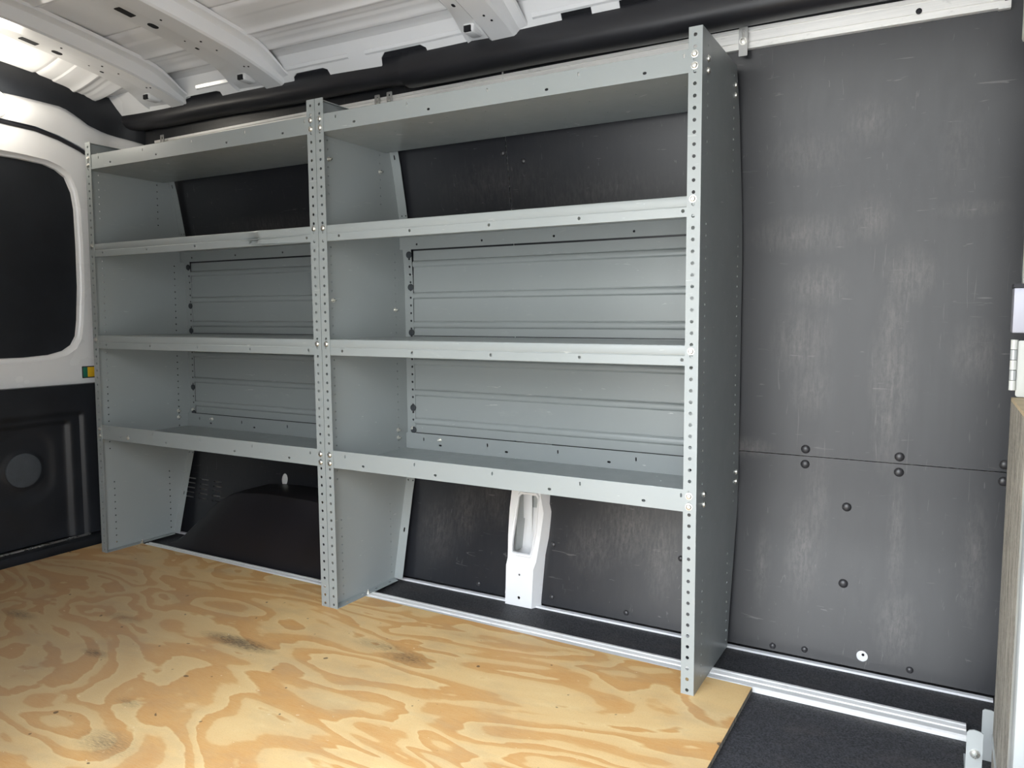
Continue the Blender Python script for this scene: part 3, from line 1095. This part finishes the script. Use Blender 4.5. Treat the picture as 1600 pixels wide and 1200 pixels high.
uA, aL, aR, XaL, XaR = unit('shelving_unit', -1.1405, 0.0, .0175, .0085,
                            'right-hand grey steel shelving unit with four shelves, in front of the white pillar', (1.099, .99, .836, .577, .500), None)
uB, bL, bR, XbL, XbR = unit('shelving_unit', -2.2640, -1.1428, -.0106, .0175,
                            'left-hand grey steel shelving unit with a dented shelf lip, beside the white rear door', (1.095, .937, .835, .600, .493), (.836, 1.130))
# long bolts sticking out of the middle end panel, and two loose fixings on the lowest shelves
for (yy, zz) in ((.051, .939), (.351, .913), (.050, 1.358), (.288, 1.359)):
    bolt(aL, (XaL(zz) + TH, yy, zz), (1, 0, 0), True)
bolt(uA, (.155, .3969 - .0, .475), (0, -1, 0), True)
bolt(uB, (.145, .3969, .475), (0, -1, 0), True)
bolt(uB, (.175, .0020, .452), (0, -1, 0))
# foot bolts where the end panels meet the floor track
bolt(bL, (XbL(0) + .030, .148, .0018), (0, 0, 1), True)
bolt(aL, (XaL(0) + .026, .148, .0018), (0, 0, 1), True)


# slotted brackets that hold the tops of the end panels to the wall track
def bracket(x, z0, label):
    e = empty('slotted_bracket', (x, .318, z0), label, 'bracket', 'slotted brackets on the wall track')
    m = MB()
    m.plate(rrect(-.011, 0, .011, .072, .002, 2), [slot(0, .052, .007, .026)], lambda a, b, t: (a, t, b), .002)
    m.build('plate', M['bracket'], e)
    s = MB().lathe([(.0095, 0), (.0095, .002), (.006, .0022), (.0058, .006), (.004, .0068)], (0, .0002, .036), (0, -1, 0), 16)
    s.lathe([(.003, 0), (.003, .014)], (0, .001, .036), (0, 1, 0), 8)
    s.build('bolt', M['zinc'], e, label='round washer and bolt')
    return e


bracket(.0125, 1.545, 'slotted steel bracket on the wall track at the right end of the nearer unit')
bracket(-1.118, 1.546, 'right one of the two slotted brackets above the middle upright')
bracket(-1.168, 1.543, 'left one of the two slotted brackets above the middle upright')
bracket(-2.262, 1.542, 'slotted steel bracket above the top shelf of the left shelving unit')

# ------------------------------------------------------------------ lamp on the rear header
lp = empty('dome_lamp', (-2.43, -.215, 1.64), 'lit white round lamp on the white header above the rear door', 'lamp')
MB().lathe([(.052, 0), (.050, .010), (.044, .014)], (-.022, 0, 0), (1, 0, 0), 26).build('lamp_base', M['white'], lp)
MB().lathe([(.043, 0), (.041, .010), (.030, .018), (.012, .022)], (-.010, 0, 0), (1, 0, 0), 26).build('lens', M['lens'], lp)
pl_ = lamp('dome_lamp_light', 'POINT', (.05, 0, -.01), 1.0, (1.0, 0.94, 0.84), shadow_soft_size=.04)
pl_.parent = lp

# ------------------------------------------------------------------ board partition at the right edge
g = empty('partition', (.60, -.05, -.013), 'weathered board partition with pale hinge and latch at the right edge', 'partition')


def gp(mb, name, mat, **kw):
    o = mb.build(name, mat, g, **kw)
    o.matrix_parent_inverse = Matrix.Translation(-g.location)
    return o


gp(MB().box((.598, -.37, -.0125), (.640, -.05, .732)), 'board', M['board'])
gp(MB().box((.5982, -.3698, .7321), (.6398, -.0502, .7385)), 'board_cap', M['tan'])
gp(MB().rbox((.598, -.41, -.0125), (.70, -.3705, .72), .004), 'frame_post', M['cream'])
gp(MB().rbox((.597, -.460, -.0125), (.72, -.4105, .70), .004), 'edge_channel', M['palegrey'])
hl = MB()
hl.plate(rrect(.6035, .740, .70, .842, .004, 3), [circ(.622, .80, .003), circ(.622, .76, .003)], lambda a, b, t: (a, -.058 + t, b), .003)
hg = gp(hl, 'hinge', M['cream'])
for k in range(5):
    kk = MB().lathe([(.0058, 0), (.0058, .0175)], (.5985, -.058, .752 + k * .0185), (0, 0, 1), 12)
    kk.build('knuckle', M['palegrey'] if k % 2 else M['cream'], hg)
lb = gp(MB().rbox((.592, -.085, .856), (.70, -.04, .936), .002), 'latch', simple('latch_lilac_grey', (0.30, 0.30, 0.34), 0.4, 0.3))
MB().box((.591, -.087, .9362), (.70, -.038, .943)).build('latch_cap', M['seal'], lb)
gp(MB().rbox((.606, -.060, .9432), (.70, -.03, 1.28), .003), 'upper_post', M['cream'])
gp(MB().rbox((.586, -.080, 1.372), (.70, -.03, 1.52), .006), 'upper_bracket', M['cream'])
st = MB()
st.box((.5962, -.371, .082), (.641, -.049, .094))
gp(st, 'strap', M['palegrey'])

bk = empty('floor_bracket', (.58, 0, -.013), 'two grey rounded steel tabs with one bolt standing at the end of the floor track', 'bracket')
t1 = MB()
t1.plate([(.556, -.0125), (.5835, -.0125), (.5835, .0875), (.578, .0905), (.568, .092), (.560, .0895), (.556, .084)], [], lambda a, b, t: (a, -.045 + t, b), .003)
t1.box((.556, -.045, -.0125), (.5835, .055, -.0095))
o = t1.build('bracket_tab', M['palegrey'], bk)
o.matrix_parent_inverse = Matrix.Translation(-bk.location)
t2 = MB()
t2.plate([(.585, -.0125), (.606, -.0125), (.606, .092), (.600, .0945), (.589, .0945), (.585, .091)], [], lambda a, b, t: (a, .052 + t, b), .003)
o = t2.build('bracket_tab', M['palegrey'], bk)
o.matrix_parent_inverse = Matrix.Translation(-bk.location)
b2 = MB().lathe([(.009, 0), (.009, .0015), (.005, .002), (.0048, .008), (.003, .014)], (.571, -.045, .045), (0, -1, 0), 12)
o = b2.build('bolt', M['zinc'], bk)
o.matrix_parent_inverse = Matrix.Translation(-bk.location)
